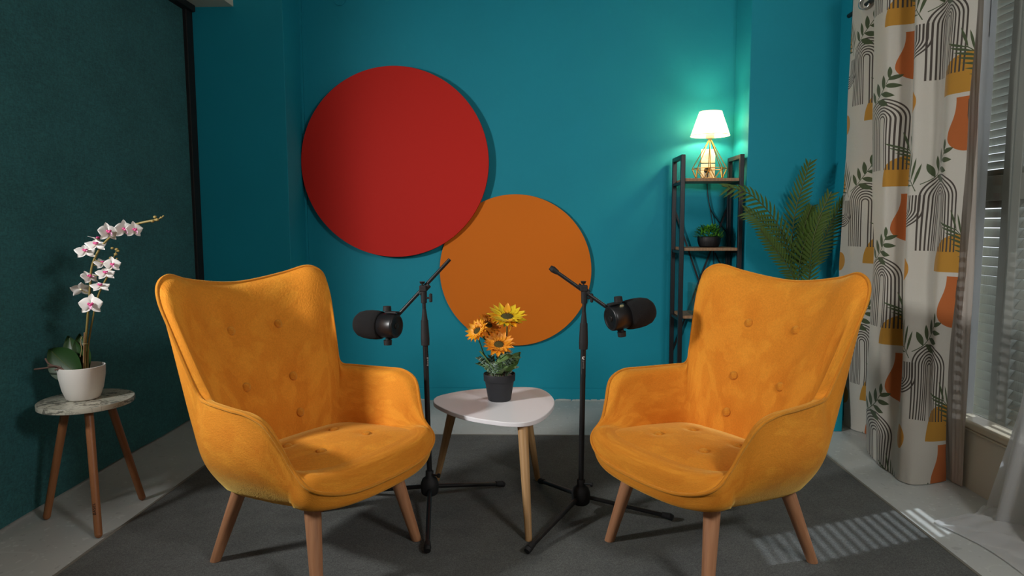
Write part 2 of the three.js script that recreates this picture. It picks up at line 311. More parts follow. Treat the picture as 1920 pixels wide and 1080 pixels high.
const TT = RUG + 0.407;

// ------------------------------------------------------------------ sunflower pot
const leafMat = (hex, rough = 0.55) => plain(hex, rough, { transmission: 0.12, thickness: 0 });
function petalGeo(len, wid, curl, cup, n = 6, m = 3, point = 0.6) {   // lies along +x, face up +y
  return grid(n, m, (u, v) => {
    const w = wid * Math.pow(Math.sin(Math.PI * Math.min(0.999, Math.pow(u, point) * 0.98 + 0.02)), 0.8), s = (v - 0.5) * 2;
    return [len * u, curl * u * u + cup * s * s, w * 0.5 * s];
  });
}
{
  const t = thing('sunflower_pot', 'black pot of yellow artificial sunflowers on the white table', 'potted plant', [-0.142, TT, -2.795]);
  part('pot', lathe([[0, 0], [0.045, 0], [0.048, 0.003], [0.061, 0.083], [0.066, 0.084], [0.067, 0.112], [0.0655, 0.114], [0.063, 0.112], [0.058, 0.095], [0, 0.095]], 48), plain('#232428', 0.55), t);
  const peb = []; for (let k = 0; k < 260; k++) { const a = rr(0, 6.283), r = 0.056 * Math.sqrt(rnd()), s = new THREE.IcosahedronGeometry(rr(0.0025, 0.0048), 0); s.translate(r * Math.cos(a), 0.0975 + rr(0, 0.004), r * Math.sin(a)); peb.push(s); }
  part('pebbles', peb, plain('#8a7768', 0.8), t).userData.kind = 'stuff';
  const yel = [plain('#e9c516', 0.55, { transmission: 0.15, thickness: 0 }), plain('#f0a512', 0.55, { transmission: 0.15, thickness: 0 }), plain('#e8961a', 0.55, { transmission: 0.15, thickness: 0 })];
  const stemM = plain('#41552a', 0.6), discM = plain('#4d4418', 0.95, { bumpMap: plasterBump, bumpScale: 0.004 }), sepM = leafMat('#56712d');
  const F = [   // x, y, z, radius, tilt towards camera, turn, shade
    [0.034, 0.352, 0.03, 0.076, 0.42, 0.15, 0], [-0.085, 0.300, 0.05, 0.05, 0.95, -0.75, 1], [-0.045, 0.318, 0.015, 0.05, 0.8, 0.5, 2], [0.002, 0.245, 0.075, 0.06, 0.6, 0.1, 2]];
  for (const [x, y, z, R, tilt, turn, k] of F) {
    const q = new THREE.Quaternion().setFromEuler(new THREE.Euler(tilt, turn, 0, 'YXZ'));
    const dg = new THREE.SphereGeometry(R * 0.4, 20, 8, 0, 6.3, 0, 1.25); dg.scale(1, 0.38, 1);
    const f = part('flower', dg, discM, t); f.position.set(x, y, z); f.quaternion.copy(q);
    const n = 15;
    for (let ring_ = 0; ring_ < 2; ring_++) {
      const pg = petalGeo(R * (ring_ ? 0.74 : 0.8), R * 0.40, ring_ ? 0.012 : -0.002, 0.003);
      for (let i = 0; i < n; i++) { const p = part('petal', pg, yel[(ring_ + i) % 4 === 0 ? Math.max(k, 1) : k], f); const a = (i + ring_ * 0.5) / n * 6.283 + rr(-0.06, 0.06); p.rotation.set(0, a, 0); p.position.set(Math.cos(a) * R * 0.33, R * (0.03 + 0.06 * ring_), -Math.sin(a) * R * 0.33); p.scale.setScalar(rr(0.88, 1.06)); p.rotation.order = 'YXZ'; p.rotation.z = rr(0.0, 0.22); p.rotation.x = rr(-0.2, 0.2); }
    }
    const sg = []; for (let i = 0; i < 9; i++) { const s = petalGeo(R * 0.62, R * 0.2, -0.006, 0.001, 4, 2); s.translate(R * 0.12, -R * 0.1, 0); s.rotateY(i / 9 * 6.283 + 0.2); sg.push(s); }
    part('sepals', sg, sepM, f);
    const base = V(x * 0.25, 0.098, z * 0.25), neck = V(x, y - 0.02, z - 0.004), mid = base.clone().lerp(neck, 0.55).add(V(rr(-0.01, 0.01), 0, -0.008));
    part('stem', tube([base, mid, neck, V(x, y - 0.004, z)], 0.0028, 20, 7), stemM, t);
  }
  const hang = petalGeo(0.034, 0.017, -0.012, 0.002); hang.rotateZ(-1.35); part('petal', hang, yel[0], t).position.set(0.048, 0.338, 0.085);
  const big = leafMat('#5f7d43', 0.6);
  for (const [x, y, z, ry, rz, s] of [[-0.02, 0.13, 0.045, 2.6, 0.95, 1], [0.03, 0.13, 0.04, 0.35, 0.95, 0.95], [-0.005, 0.17, 0.05, -0.5, 0.5, 0.75], [-0.03, 0.2, 0.03, 2.9, 1.2, 0.85], [0.012, 0.12, 0.05, -1.2, 0.75, 0.7]]) {
    const g = petalGeo(0.105 * s, 0.075 * s, -0.014, 0.008, 8, 4, 0.75); const m = part('leaf', g, big, t); m.position.set(x, y, z); m.rotation.set(0, ry, 0); m.rotation.order = 'YZX'; m.rotation.z = rz; m.rotation.x = 0.5;
  }
  const lg = new THREE.SphereGeometry(0.0085, 7, 5); lg.scale(1, 0.25, 0.75); lg.translate(0.009, 0, 0);
  const sprigM = [leafMat('#93ab99', 0.7), leafMat('#75955f', 0.7)];
  for (let k = 0; k < 34; k++) {
    const a = rr(0, 6.283), out = rr(0.25, 1), top = V(Math.cos(a) * 0.09 * out, rr(0.165, 0.225) - 0.04 * out, Math.sin(a) * 0.07 * out + 0.01), b = V(Math.cos(a) * 0.03, 0.097, Math.sin(a) * 0.03);
    const cur = new THREE.CatmullRomCurve3([b, b.clone().lerp(top, 0.5).add(V(0, 0.012, 0)), top]), gs = [new THREE.TubeGeometry(cur, 8, 0.0011, 5)];
    for (let i = 2; i <= 9; i++) for (let j = 0; j < 3; j++) { const g = lg.clone(); g.rotateZ(0.5); g.rotateY(j * 2.094 + i * 1.1); const p = cur.getPoint(i / 9); g.scale(1.1, 1.1, 1.1); g.translate(p.x, p.y, p.z); gs.push(g); }
    part('sprig', gs, sprigM[k % 3 ? 0 : 1], t);
  }
}

// ------------------------------------------------------------------ microphone stands and microphones
function printTex(w, h, draw) { const c = document.createElement('canvas'); c.width = w; c.height = h; const x = c.getContext('2d'); draw(x, w, h); const t = new THREE.CanvasTexture(c); t.colorSpace = THREE.SRGBColorSpace; return t; }
function micStand(label, pos, feet, lean, pivot, tail, tip, knobSide, capped, printAngle, printY, printed) {
  const t = thing('microphone_stand', label, 'microphone stand', pos);
  const hubY = 0.085;
  part('hub', [lathe([[0, 0.052], [0.026, 0.052], [0.034, 0.06], [0.037, 0.085], [0.036, 0.1], [0.029, 0.118], [0.016, 0.128], [0.016, 0.15], [0, 0.15]], 28)], M.blackMatte, t);
  const kn = [rod([0.012, 0.138, 0.012], [0.04, 0.138, 0.02], 0.004, 0.004, 10), rod([0.036, 0.138, 0.019], [0.044, 0.138, 0.021], 0.009, 0.009, 12)];
  part('hub_knob', kn, M.black, t);
  feet.forEach(([x, z]) => {
    const d = V(x, 0, z).normalize(), a = d.clone().multiplyScalar(0.022).setY(0.082), b = V(x, 0.02, z);
    part('leg', rod(a, b, 0.0088), M.black, t);
    const e = b.clone().sub(a).normalize(), c = b.clone().addScaledVector(e, -0.03), f = b.clone().addScaledVector(e, 0.012); f.y = 0.0145; c.y += 0.001;
    const g = [rod(c, b, 0.0105, 0.0135, 16), rod(b, f, 0.0135, 0.0115, 16)];
    part('rubber_foot', g, M.blackMatte, t);
  });
  const top = V(lean, pivot[1] - 0.03, 0), low = V(0, 0.14, 0), at = (y) => low.clone().lerp(top, (y - 0.14) / (top.y - 0.14));
  part('pole', [rod(low, at(0.68), 0.0105, 0.0105, 18), rod(at(0.67), top, 0.0072, 0.0072, 14)], M.black, t);
  part('clutch', [rod(at(0.665), at(0.69), 0.0165, 0.0175, 20), rod(at(0.69), at(0.765), 0.0175, 0.0145, 20), rod(at(0.765), at(0.81), 0.0125, 0.0075, 20)], M.blackMatte, t);
  const pv = V(...pivot), dir = V(...tip).sub(V(...tail)).normalize();
  part('boom', rod(tail, tip, 0.0072, 0.0072, 14), M.black, t);
  if (capped) part('boom_cap', [rod(V(...tail).addScaledVector(dir, 0.03), V(...tail).addScaledVector(dir, 0.008), 0.009, 0.0125, 16), rod(V(...tail).addScaledVector(dir, 0.008), V(...tail).addScaledVector(dir, -0.006), 0.0125, 0.009, 16)], M.blackMatte, t);
  part('boom_clamp', [rod(pv.clone().addScaledVector(dir, -0.03), pv.clone().addScaledVector(dir, 0.022), 0.0115, 0.0115, 14), rod(top.clone().add(V(0, -0.02, 0)), pv.clone().add(V(0, 0.004, 0.002)), 0.0115, 0.013, 14), box(pv.x - 0.016, pv.x + 0.012, pv.y - 0.004, pv.y + 0.02, pv.z - 0.006, pv.z + 0.016, 0.004)], M.blackMatte, t);
  part('clamp_knob', [rod([pv.x - 0.004, pv.y + 0.016, pv.z + 0.008], [pv.x - 0.004, pv.y + 0.03, pv.z + 0.008], 0.004), rod([pv.x - 0.004, pv.y + 0.026, pv.z + 0.008], [pv.x - 0.004, pv.y + 0.035, pv.z + 0.008], 0.008, 0.011, 14)], M.black, t);
  const k = knobSide;
  part('wing_knob', [rod([pv.x + k * 0.008, pv.y - 0.03, pv.z + 0.004], [pv.x + k * 0.024, pv.y - 0.03, pv.z + 0.004], 0.004), box(pv.x + k * 0.028 - 0.006, pv.x + k * 0.028 + 0.006, pv.y - 0.047, pv.y - 0.012, pv.z - 0.004, pv.z + 0.012, 0.005)], M.blackMatte, t);
  // printed mark on the pole
  const g = new THREE.CylinderGeometry(0.0107, 0.0107, 0.085, 24, 1, true, printAngle - 0.95, 1.9); const c = at(printY); g.translate(c.x, c.y, c.z);
  part('printed_mark', g, plain('#ffffff', 0.45, { map: printed }), t);
  return t;
}
const markRight = printTex(128, 512, (x, w, h) => {
  x.fillStyle = '#131314'; x.fillRect(0, 0, w, h); x.strokeStyle = '#d8d2cc'; x.lineWidth = 15; x.beginPath(); x.arc(64, 60, 30, 0.9, 5.9); x.stroke(); x.fillStyle = '#d8d2cc'; x.beginPath(); x.arc(50, 60, 12, 0, 7); x.fill();
  x.save(); x.translate(58, 118); x.rotate(Math.PI / 2); x.fillStyle = '#6f6c69'; x.font = 'bold 58px sans-serif'; x.fillText('gravity', 0, 14, 330); x.restore();
  x.fillStyle = '#4a4846'; x.fillRect(14, 40, 7, 400);
});
const markLeft = printTex(128, 512, (x, w, h) => { x.fillStyle = '#131314'; x.fillRect(0, 0, w, h); x.save(); x.translate(64, 60); x.rotate(Math.PI / 2); x.fillStyle = '#b9b6b2'; x.font = 'bold 64px sans-serif'; x.fillText('gravity', 0, 20, 390); x.restore(); });
micStand('black microphone stand with boom in front of the left armchair', [-0.42, RUG, -2.65], [[0.051, 0.393], [-0.308, -0.106], [0.282, -0.199]], -0.012, [-0.012, 0.884, 0], [0.092, 1.006, -0.01], [-0.131, 0.768, 0.015], 1, false, 1.0, 0.585, markLeft);
micStand('black microphone stand with boom beside the right armchair', [0.186, RUG, -2.57], [[-0.202, 0.31], [-0.152, -0.316], [0.338, 0.037]], 0.008, [0.008, 0.892, 0], [-0.117, 0.975, -0.01], [0.107, 0.818, 0.015], 1, true, 0.15, 0.60, markRight);

function microphone(label, pos, axis, side) {   // built along +x (foam end), rear at the origin
  const t = thing('microphone', label, 'microphone', pos, 0, 'black broadcast microphones');
  t.quaternion.setFromRotationMatrix(new THREE.Matrix4().makeBasis(axis.clone(), V(0, 1, 0).addScaledVector(axis, -axis.y).normalize(), axis.clone().cross(V(0, 1, 0).addScaledVector(axis, -axis.y).normalize())));
  const along = (pts) => { const g = lathe(pts, 40); g.rotateZ(-Math.PI / 2); return g; };
  part('windscreen', along([[0, 0.07], [0.05, 0.07], [0.055, 0.074], [0.0575, 0.09], [0.058, 0.12], [0.056, 0.145], [0.05, 0.168], [0.038, 0.184], [0.02, 0.192], [0, 0.194]]), M.foam, t);
  part('body', along([[0, 0.004], [0.036, 0.004], [0.037, 0], [0.043, 0], [0.047, 0.004], [0.048, 0.01], [0.048, 0.072], [0, 0.072]]), plain('#141416', 0.38), t);
  part('connector', along([[0, 0.0], [0.011, 0.0], [0.012, 0.003], [0.012, 0.006], [0, 0.006]]), plain('#2e2c2a', 0.4, { metalness: 0.6 }), t);
  const yoke = [];
  for (let k = 0; k < 18; k++) { const a0 = -Math.PI / 2 + k / 18 * Math.PI, a1 = a0 + Math.PI / 18; yoke.push(bar([0.045, 0.054 * Math.sin(a0), 0.054 * Math.cos(a0) * side], [0.045, 0.054 * Math.sin(a1), 0.054 * Math.cos(a1) * side], 0.022, 0.004)); }
  part('yoke', yoke, M.blackMatte, t);
  for (const s of [-1, 1]) part('yoke_knob', [rod([0.045, s * 0.05, 0], [0.045, s * 0.059, 0], 0.009), rod([0.045, s * 0.058, 0], [0.045, s * 0.077, 0], 0.0165, 0.0155, 20)], M.blackMatte, t);
  part('mount', box(-0.002, 0.05, 0.05, 0.058, -0.012, 0.012, 0.003), M.blackMatte, t);
}
microphone('black microphone with foam windscreen pointing at the left armchair', [-0.533, 0.757, -2.615], V(-0.93, 0.0, -0.36).normalize(), 1);
microphone('black microphone with foam windscreen pointing at the right armchair', [0.288, 0.798, -2.535], V(0.90, 0.13, -0.42).normalize(), -1);

// ------------------------------------------------------------------ marble side table with orchid
const MT = 0.485;
{
  const t = thing('side_table', 'small round marble-top side table with three wooden legs', 'side table', [-1.735, 0, -2.528]);
  const marble = tex(512, (u, v) => { const w = fbm(u, v, 4, 5, 41), a = Math.abs(fbm(u + 0.25 * w, v + 0.2 * w, 5, 4, 43) - 0.5), b = Math.abs(fbm(u + 0.2 * w, v, 11, 4, 47) - 0.5), k = Math.min(1, 0.62 + sstep(0, 0.07, a) * 0.38) * (0.84 + 0.16 * sstep(0, 0.06, b)) * (0.82 + 0.18 * w); return [k * 0.80, k * 0.79, k * 0.72]; }, { repeat: [4, 4] });
  const g = lathe([[0, -0.021], [0.163, -0.021], [0.165, -0.019], [0.165, -0.002], [0.163, 0], [0, 0]], 72); boxUV(g); g.translate(0, MT, 0);
  part('tabletop', g, plain('#ffffff', 0.22, { map: marble }), t);
  const F = [[-0.183, 0.010], [0.123, 0.160], [0.086, -0.185]];
  F.forEach(([x, z], i) => {
    const a = V(x * 0.42, MT - 0.02, z * 0.42), b = V(x, 0.012, z);
    const l = part('leg', [rod(a, b, 0.0155, 0.0135, 20), new THREE.SphereGeometry(0.0134, 16, 10).translate(b.x, b.y + 0.0015, b.z)], M.cherry, t);
    if (i === 1) {   // branded letters burnt into the leg, reading upwards
      const burnt = printTex(128, 512, (c, w, h) => { c.clearRect(0, 0, w, h); c.fillStyle = '#2a1408'; c.translate(64, 490); c.rotate(-Math.PI / 2); c.font = 'bold 92px sans-serif'; c.fillText('BASEL', 0, 32, 400); });
      const d = b.clone().sub(a), q = new THREE.Quaternion().setFromUnitVectors(V(0, -1, 0), d.clone().normalize()), r = 0.0145;
      const pg = new THREE.CylinderGeometry(r, r, 0.085, 20, 1, true, 0.05 - 0.75, 1.5); pg.applyQuaternion(q); const c = a.clone().lerp(b, 0.76); pg.translate(c.x, c.y, c.z);
      part('lettering', pg, plain('#ffffff', 0.6, { map: burnt, transparent: true, alphaTest: 0.4 }), l);
    }
  });
}
{
  const t = thing('orchid', 'white orchid with pink lips in a white pot on the marble table', 'orchid', [-1.748, MT, -2.53]);
  part('pot', lathe([[0, 0], [0.05, 0], [0.058, 0.006], [0.07, 0.04], [0.079, 0.09], [0.081, 0.128], [0.0795, 0.13], [0.077, 0.128], [0.075, 0.09], [0.07, 0.075], [0, 0.075]], 56), plain('#d9d6cf', 0.5), t);
  part('moss', lathe([[0.074, 0.085], [0.04, 0.098], [0, 0.1]], 30), plain('#3a3424', 0.95, { bumpMap: plasterBump, bumpScale: 0.006 }), t);
  const stemM = plain('#7a6a33', 0.55), stemP = [[0.012, 0.09, 0], [0.02, 0.2, 0], [0.035, 0.3, 0.002], [0.054, 0.42, 0.004], [0.07, 0.52, 0.004], [0.112, 0.593, 0.004], [0.174, 0.644, 0.004], [0.254, 0.675, 0.004], [0.33, 0.690, 0.004]];
  part('stem', tube(stemP, 0.0042, 60, 8), stemM, t);
  part('stem', tube([[0.016, 0.09, -0.008], [0.026, 0.2, -0.008], [0.045, 0.30, -0.012], [0.075, 0.40, -0.012], [0.12, 0.48, -0.01], [0.16, 0.545, -0.008]], 0.0034, 50, 8), stemM, t);
  part('cane', rod([0.008, 0.09, 0.005], [0.024, 0.26, 0.005], 0.0028), plain('#8a6c48', 0.7), t);
  part('tie', new THREE.TorusGeometry(0.008, 0.0013, 6, 16).rotateX(1.5).translate(0.021, 0.215, 0), plain('#9b8a60', 0.8), t);
  part('tie', tube([[0.016, 0.245, 0.008], [0.008, 0.225, 0.01], [0.012, 0.2, 0.01], [0.004, 0.165, 0.01]], 0.0012, 14, 5), plain('#9b8a60', 0.8), t);
  const petM = plain('#ece9e4', 0.6, { transmission: 0.2, thickness: 0 }), lipM = plain('#c9447e', 0.5), lipM2 = plain('#dba6c4', 0.55), yelM = plain('#e8dfae', 0.6);
  const round = petalGeo(0.036, 0.043, 0.004, -0.004, 8, 6, 0.72), sepal = petalGeo(0.037, 0.023, -0.004, 0.002, 8, 4, 0.85);
  const lip = mergeGeometries([new THREE.SphereGeometry(0.0062, 10, 8).scale(1, 0.9, 1).translate(0, -0.002, 0.008), new THREE.SphereGeometry(0.0045, 8, 6).translate(0.005, 0.002, 0.007), new THREE.SphereGeometry(0.0045, 8, 6).translate(-0.005, 0.002, 0.007)].map((g) => g));
  const lip2 = petalGeo(0.02, 0.011, -0.006, 0.003, 5, 2); lip2.rotateY(-Math.PI / 2); lip2.rotateX(0.65); lip2.translate(0, -0.004, 0.008);
  // x, y, z (from the pot's base) and the direction the flower looks at
  const FL = [[0.255, 0.653, 0.03, 0.9, 0.1, 0.6, 0.9], [0.217, 0.655, 0.03, 0.8, 0.05, 0.55, 1], [0.155, 0.645, 0.03, 0.75, 0.25, 0.5, 1.05], [0.098, 0.597, 0.02, 0.35, 0.75, 0.45, 1], [0.085, 0.617, -0.01, 0.4, 0.8, -0.2, 0.9], [0.055, 0.572, 0.02, 0.5, 0.65, 0.5, 1], [0.098, 0.525, -0.01, 0.6, 0.75, 0.35, 0.85], [0.152, 0.522, 0.012, 0.6, 0.15, 0.75, 0.85], [0.125, 0.488, 0.015, 0.45, 0.75, 0.45, 0.95], [0.058, 0.474, 0.01, 0.6, 0.6, 0.2, 0.95], [0.105, 0.440, 0.02, 0.3, 0.85, 0.35, 0.95], [0.025, 0.428, 0.012, -0.35, 0.45, -0.5, 1], [0.075, 0.372, 0.035, 0.45, 0.1, 0.9, 1.15]];
  for (const [x, y, z, dx, dy, dz, s] of FL) {
    const f = part('flower', new THREE.SphereGeometry(0.0048, 10, 8).scale(0.8, 0.8, 1.3), yelM, t); f.position.set(x, y, z); f.lookAt(V(x + dx, y + dy, z + dz).add(t.position)); f.scale.setScalar(s);
    f.up.set(0, 1, 0);
    const add = (g, a, back) => { const p = part('petal', g, petM, f); p.rotation.order = 'ZXY'; p.rotation.set(Math.PI / 2, 0, 0); p.quaternion.setFromEuler(new THREE.Euler(0, 0, a)).multiply(new THREE.Quaternion().setFromEuler(new THREE.Euler(Math.PI / 2, 0, 0))); p.position.z = back; };
    add(sepal, Math.PI / 2 + rr(-0.1, 0.1), -0.002); add(sepal, -0.75 + rr(-0.1, 0.1), -0.003); add(sepal, Math.PI + 0.75, -0.003); add(round, 0.18, 0.001); add(round, Math.PI - 0.18, 0.0015);
    part('lip', lip, lipM, f); part('lip_tongue', lip2, lipM2, f);
    // stalk back to the nearest stem
    let best = null, bd = 9; for (let i = 0; i <= 60; i++) { const p = new THREE.CatmullRomCurve3(stemP.map((q) => V(...q))).getPoint(i / 60); const d = p.distanceTo(V(x, y - 0.012, z)); if (d < bd) { bd = d; best = p; } }
    if (bd > 0.004) part('stalk', tube([best, best.clone().lerp(V(x, y, z), 0.5).add(V(0, -0.006, 0)), V(x, y, z)], 0.0015, 8, 5), stemM, t);
  }
  const budM = plain('#7d6a34', 0.6);
  for (const [x, y, z, r] of [[0.315, 0.685, 0.01, 0.006], [0.322, 0.700, 0.004, 0.006], [0.332, 0.690, 0.008, 0.006], [0.343, 0.698, 0, 0.0045], [0.352, 0.704, 0, 0.003], [0.142, 0.545, 0, 0.007], [0.158, 0.56, -0.004, 0.006], [0.168, 0.572, -0.005, 0.0045], [0.145, 0.583, -0.005, 0.005], [0.16, 0.578, -0.008, 0.006]]) part('bud', new THREE.SphereGeometry(r, 12, 8).scale(1.15, 0.95, 0.95).translate(x, y, z), budM, t);
  part('bud_stalk', [tube([[0.33, 0.69, 0.004], [0.345, 0.698, 0.002], [0.355, 0.705, 0]], 0.0016, 8, 5), tube([[0.13, 0.5, -0.01], [0.148, 0.55, -0.008], [0.165, 0.58, -0.006]], 0.0018, 10, 5)], stemM, t);
  const lv = plain('#23401a', 0.4);
  for (const [x, y, z, ry, rz, len, wid, rx] of [[0.015, 0.085, 0.02, 3.05, 0.62, 0.19, 0.12, -1.25], [0.0, 0.085, -0.01, 2.9, 1.05, 0.18, 0.085, -1.2], [0.005, 0.085, -0.02, 2.8, 1.3, 0.17, 0.07, -1.0]]) {
    const g = petalGeo(len, wid, -0.04, 0.014, 14, 6, 0.95); const m = part('leaf', g, lv, t); m.rotation.order = 'YZX'; m.rotation.set(rx, ry, rz); m.position.set(x, y, z);
    const rib = part('midrib', tube([[0, 0.001, 0], [len * 0.35, -0.04 * 0.12 + 0.001, 0], [len * 0.7, -0.04 * 0.49 + 0.001, 0], [len * 0.93, -0.04 * 0.86 + 0.001, 0]], 0.0012, 12, 5), plain('#4d5a2a', 0.5), m);
  }
  const rootM = plain('#5c463c', 0.9);
  for (const p of [[[-0.02, 0.095, 0.04], [-0.06, 0.135, 0.055], [-0.1, 0.132, 0.06], [-0.145, 0.126, 0.055]], [[-0.01, 0.1, 0.05], [-0.05, 0.138, 0.06], [-0.085, 0.14, 0.062]], [[-0.06, 0.136, 0.056], [-0.085, 0.15, 0.06], [-0.1, 0.168, 0.055]], [[0, 0.09, 0.05], [-0.03, 0.128, 0.065], [-0.055, 0.128, 0.07]]]) part('root', tube(p, 0.0033, 20, 7), rootM, t);
}

// ------------------------------------------------------------------ rack, lamp and what stands on it
const RX0 = 0.889, RX1 = 1.234, RZ0 = -4.34, RZ1 = -4.1, SH = [1.424, 1.011, 0.601, 0.19];
{
  const t = thing('shelf_rack', 'narrow black metal shelf rack with wooden shelves by the corner', 'shelf rack');
  const w = 0.013;
  for (const x of [RX0, RX1]) {
    for (const z of [RZ1, RZ0]) part('post', box(x - w, x + w, 0.001, 1.563, z - w, z + w, 0.003), M.blackSteel, t);
    part('top_rail', box(x - w, x + w, 1.537, 1.563, RZ0 + w, RZ1 - w, 0.003), M.blackSteel, t);
    for (const y of SH) part('side_rail', box(x - 0.008, x + 0.008, y - 0.034, y - 0.018, RZ0 + w, RZ1 - w), M.blackSteel, t);
  }
  for (const y of SH) part('shelf', box(RX0 + w, RX1 - w, y - 0.018, y, RZ0 - 0.006, RZ1 + 0.006, 0.002), M.oak, t);
  part('brace', bar([RX0, 1.27, RZ0 - 0.016], [RX1, 0.30, RZ0 - 0.016], 0.012, 0.004), M.blackSteel, t);
  part('brace', bar([RX1, 1.27, RZ0 - 0.021], [RX0, 0.30, RZ0 - 0.021], 0.012, 0.004), M.blackSteel, t);
}
{
  const t = thing('table_lamp', 'lit table lamp with gold wire base on the top shelf', 'table lamp', [1.074, SH[0], -4.215]);
  const b = 0.0032, wires = [], K = 8, top = V(0, 0.238, 0), ringA = [], ringB = [];
  for (let i = 0; i < K; i++) { const a = i / K * 6.283 + 0.2, c = (i + 0.5) / K * 6.283 + 0.2; ringA.push(V(0.102 * Math.cos(a), 0.064, 0.102 * Math.sin(a))); ringB.push(V(0.082 * Math.cos(c), 0.0035, 0.082 * Math.sin(c))); }
  for (let i = 0; i < K; i++) { const j = (i + 1) % K; part('wire', rod(top.clone().add(ringA[i].clone().setY(0).multiplyScalar(0.06)), ringA[i], b * 0.8, b * 0.8, 8), M.brass, t); wires.push(rod(ringA[i], ringA[j], b * 0.8, b * 0.8, 8), rod(ringB[i], ringB[j], b * 0.8, b * 0.8, 8), rod(ringA[i], ringB[i], b * 0.8, b * 0.8, 8), rod(ringA[j], ringB[i], b * 0.8, b * 0.8, 8)); }
  part('wire_frame', wires, M.brass, t);
  part('socket', lathe([[0, 0.232], [0.006, 0.232], [0.014, 0.243], [0.026, 0.247], [0.026, 0.284], [0.0, 0.284]], 24), plain('#e2cfa0', 0.5), t);
  const shadeM = new THREE.MeshPhysicalMaterial({ color: lin(0.92, 0.88, 0.78), roughness: 1, transmission: 0.55, thickness: 0 });
  part('shade', lathe([[0.116, 0.262], [0.0665, 0.405]], 64), shadeM, t);
  part('shade_trim', [new THREE.TorusGeometry(0.1162, 0.0018, 6, 64).rotateX(Math.PI / 2).translate(0, 0.262, 0), new THREE.TorusGeometry(0.0667, 0.0016, 6, 64).rotateX(Math.PI / 2).translate(0, 0.405, 0)], plain('#e8d9b0', 0.8), t);
  const warm = new THREE.Color(1.0, 0.72, 0.36);
  part('bulb', new THREE.SphereGeometry(0.026, 20, 14).scale(1, 1.15, 1).translate(0, 0.312, 0), new THREE.MeshStandardMaterial({ color: 0xffffff, emissive: warm, emissiveIntensity: 3 }), t);
  const l = new THREE.PointLight(warm, 0.45, 0, 2); l.position.set(0, 0.312, 0); l.castShadow = true; l.shadow.radius = 1.3; t.add(l);
}
{
  const t = thing('wall_socket', 'cream double wall socket behind the gold lamp base', 'socket', [1.105, 1.535, ZB]);
  for (const y of [0.045, -0.047]) { const f = part('cover', box(-0.045, 0.045, y - 0.044, y + 0.044, 0.0005, 0.011, 0.004), plain('#e9dfc6', 0.45), t); part('well', new THREE.CylinderGeometry(0.02, 0.02, 0.002, 28).rotateX(Math.PI / 2).translate(0, y, 0.0115), plain('#d6c9aa', 0.5), f); }
  const c = thing('lamp_cord', 'black lamp plug and cord hanging behind the shelf rack', 'cord', [0, 0, 0]);
  part('plug', [rod([1.097, 1.49, -4.3655], [1.097, 1.49, -4.335], 0.018, 0.014, 20)], M.blackMatte, c);
  part('cable', tube([[1.097, 1.49, -4.34], [1.097, 1.475, -4.352], [1.1, 1.42, -4.362], [1.105, 1.34, -4.362], [1.128, 1.22, -4.361], [1.145, 1.12, -4.362], [1.15, 0.98, -4.362], [1.16, 0.7, -4.362], [1.12, 0.4, -4.362], [1.1, 0.02, -4.362]], 0.0032, 60, 8), M.black, c);
  part('cable', tube([[1.099, 1.44, -4.3655], [1.105, 1.36, -4.3655], [1.13, 1.24, -4.367], [1.2, 1.14, -4.367], [1.25, 1.06, -4.366], [1.252, 0.93, -4.366], [1.235, 0.87, -4.366], [1.2, 0.9, -4.367], [1.16, 0.97, -4.368]], 0.0032, 60, 8), M.black, c);
}
{
  const t = thing('potted_plant', 'bushy bright green plant in a ribbed black bowl on the middle shelf', 'potted plant', [1.082, SH[1], -4.215]);
  part('bowl', grid(96, 14, (u, v) => { const a = u * 6.2832, y = v < 0.12 ? 0 : v > 0.86 ? lerp(0.064, 0.05, (v - 0.86) / 0.14) : lerp(0.0, 0.066, (v - 0.12) / 0.74); let r = v < 0.12 ? lerp(0, 0.053, v / 0.12) : v > 0.86 ? lerp(0.064, 0.02, (v - 0.86) / 0.14) : 0.056 + 0.013 * Math.sin(Math.PI * Math.min(1, y / 0.05) * 0.5); if (v > 0.2 && v < 0.84) r += 0.0012 * Math.cos(a * 40); return [r * Math.cos(a), y + 0.0005, r * Math.sin(a)]; }, true), plain('#111213', 0.55), t);
  const mats = [plain('#4f9a25', 0.55, { transmission: 0.12, thickness: 0 }), plain('#3d7f1f', 0.55, { transmission: 0.12, thickness: 0 }), plain('#6cb032', 0.55, { transmission: 0.12, thickness: 0 })], gs = [[], [], []];
  for (let k = 0; k < 420; k++) {
    const a = rr(0, 6.283), e = rr(-0.12, 1.4), r = rr(0.55, 1), d = V(Math.cos(a) * Math.cos(e), Math.sin(e), Math.sin(a) * Math.cos(e));
    const g = petalGeo(0.026 * rr(0.8, 1.2), 0.0085, 0.004, 0.001, 3, 2, 0.8); g.rotateZ(rr(-0.2, 0.8)); g.rotateY(-a + rr(-0.9, 0.9)); g.translate(d.x * 0.078 * r, 0.062 + d.y * 0.072 * r, d.z * 0.068 * r); gs[k % 3].push(g);
  }
  gs.forEach((g, i) => part('foliage', g, mats[i], t).userData.kind = 'stuff');
  part('stems', Array.from({ length: 16 }, (_, i) => rod([0.015 * Math.cos(i), 0.05, 0.015 * Math.sin(i)], [0.06 * Math.cos(i), 0.1, 0.05 * Math.sin(i)], 0.0015, 0.001, 5)), mats[1], t);
}
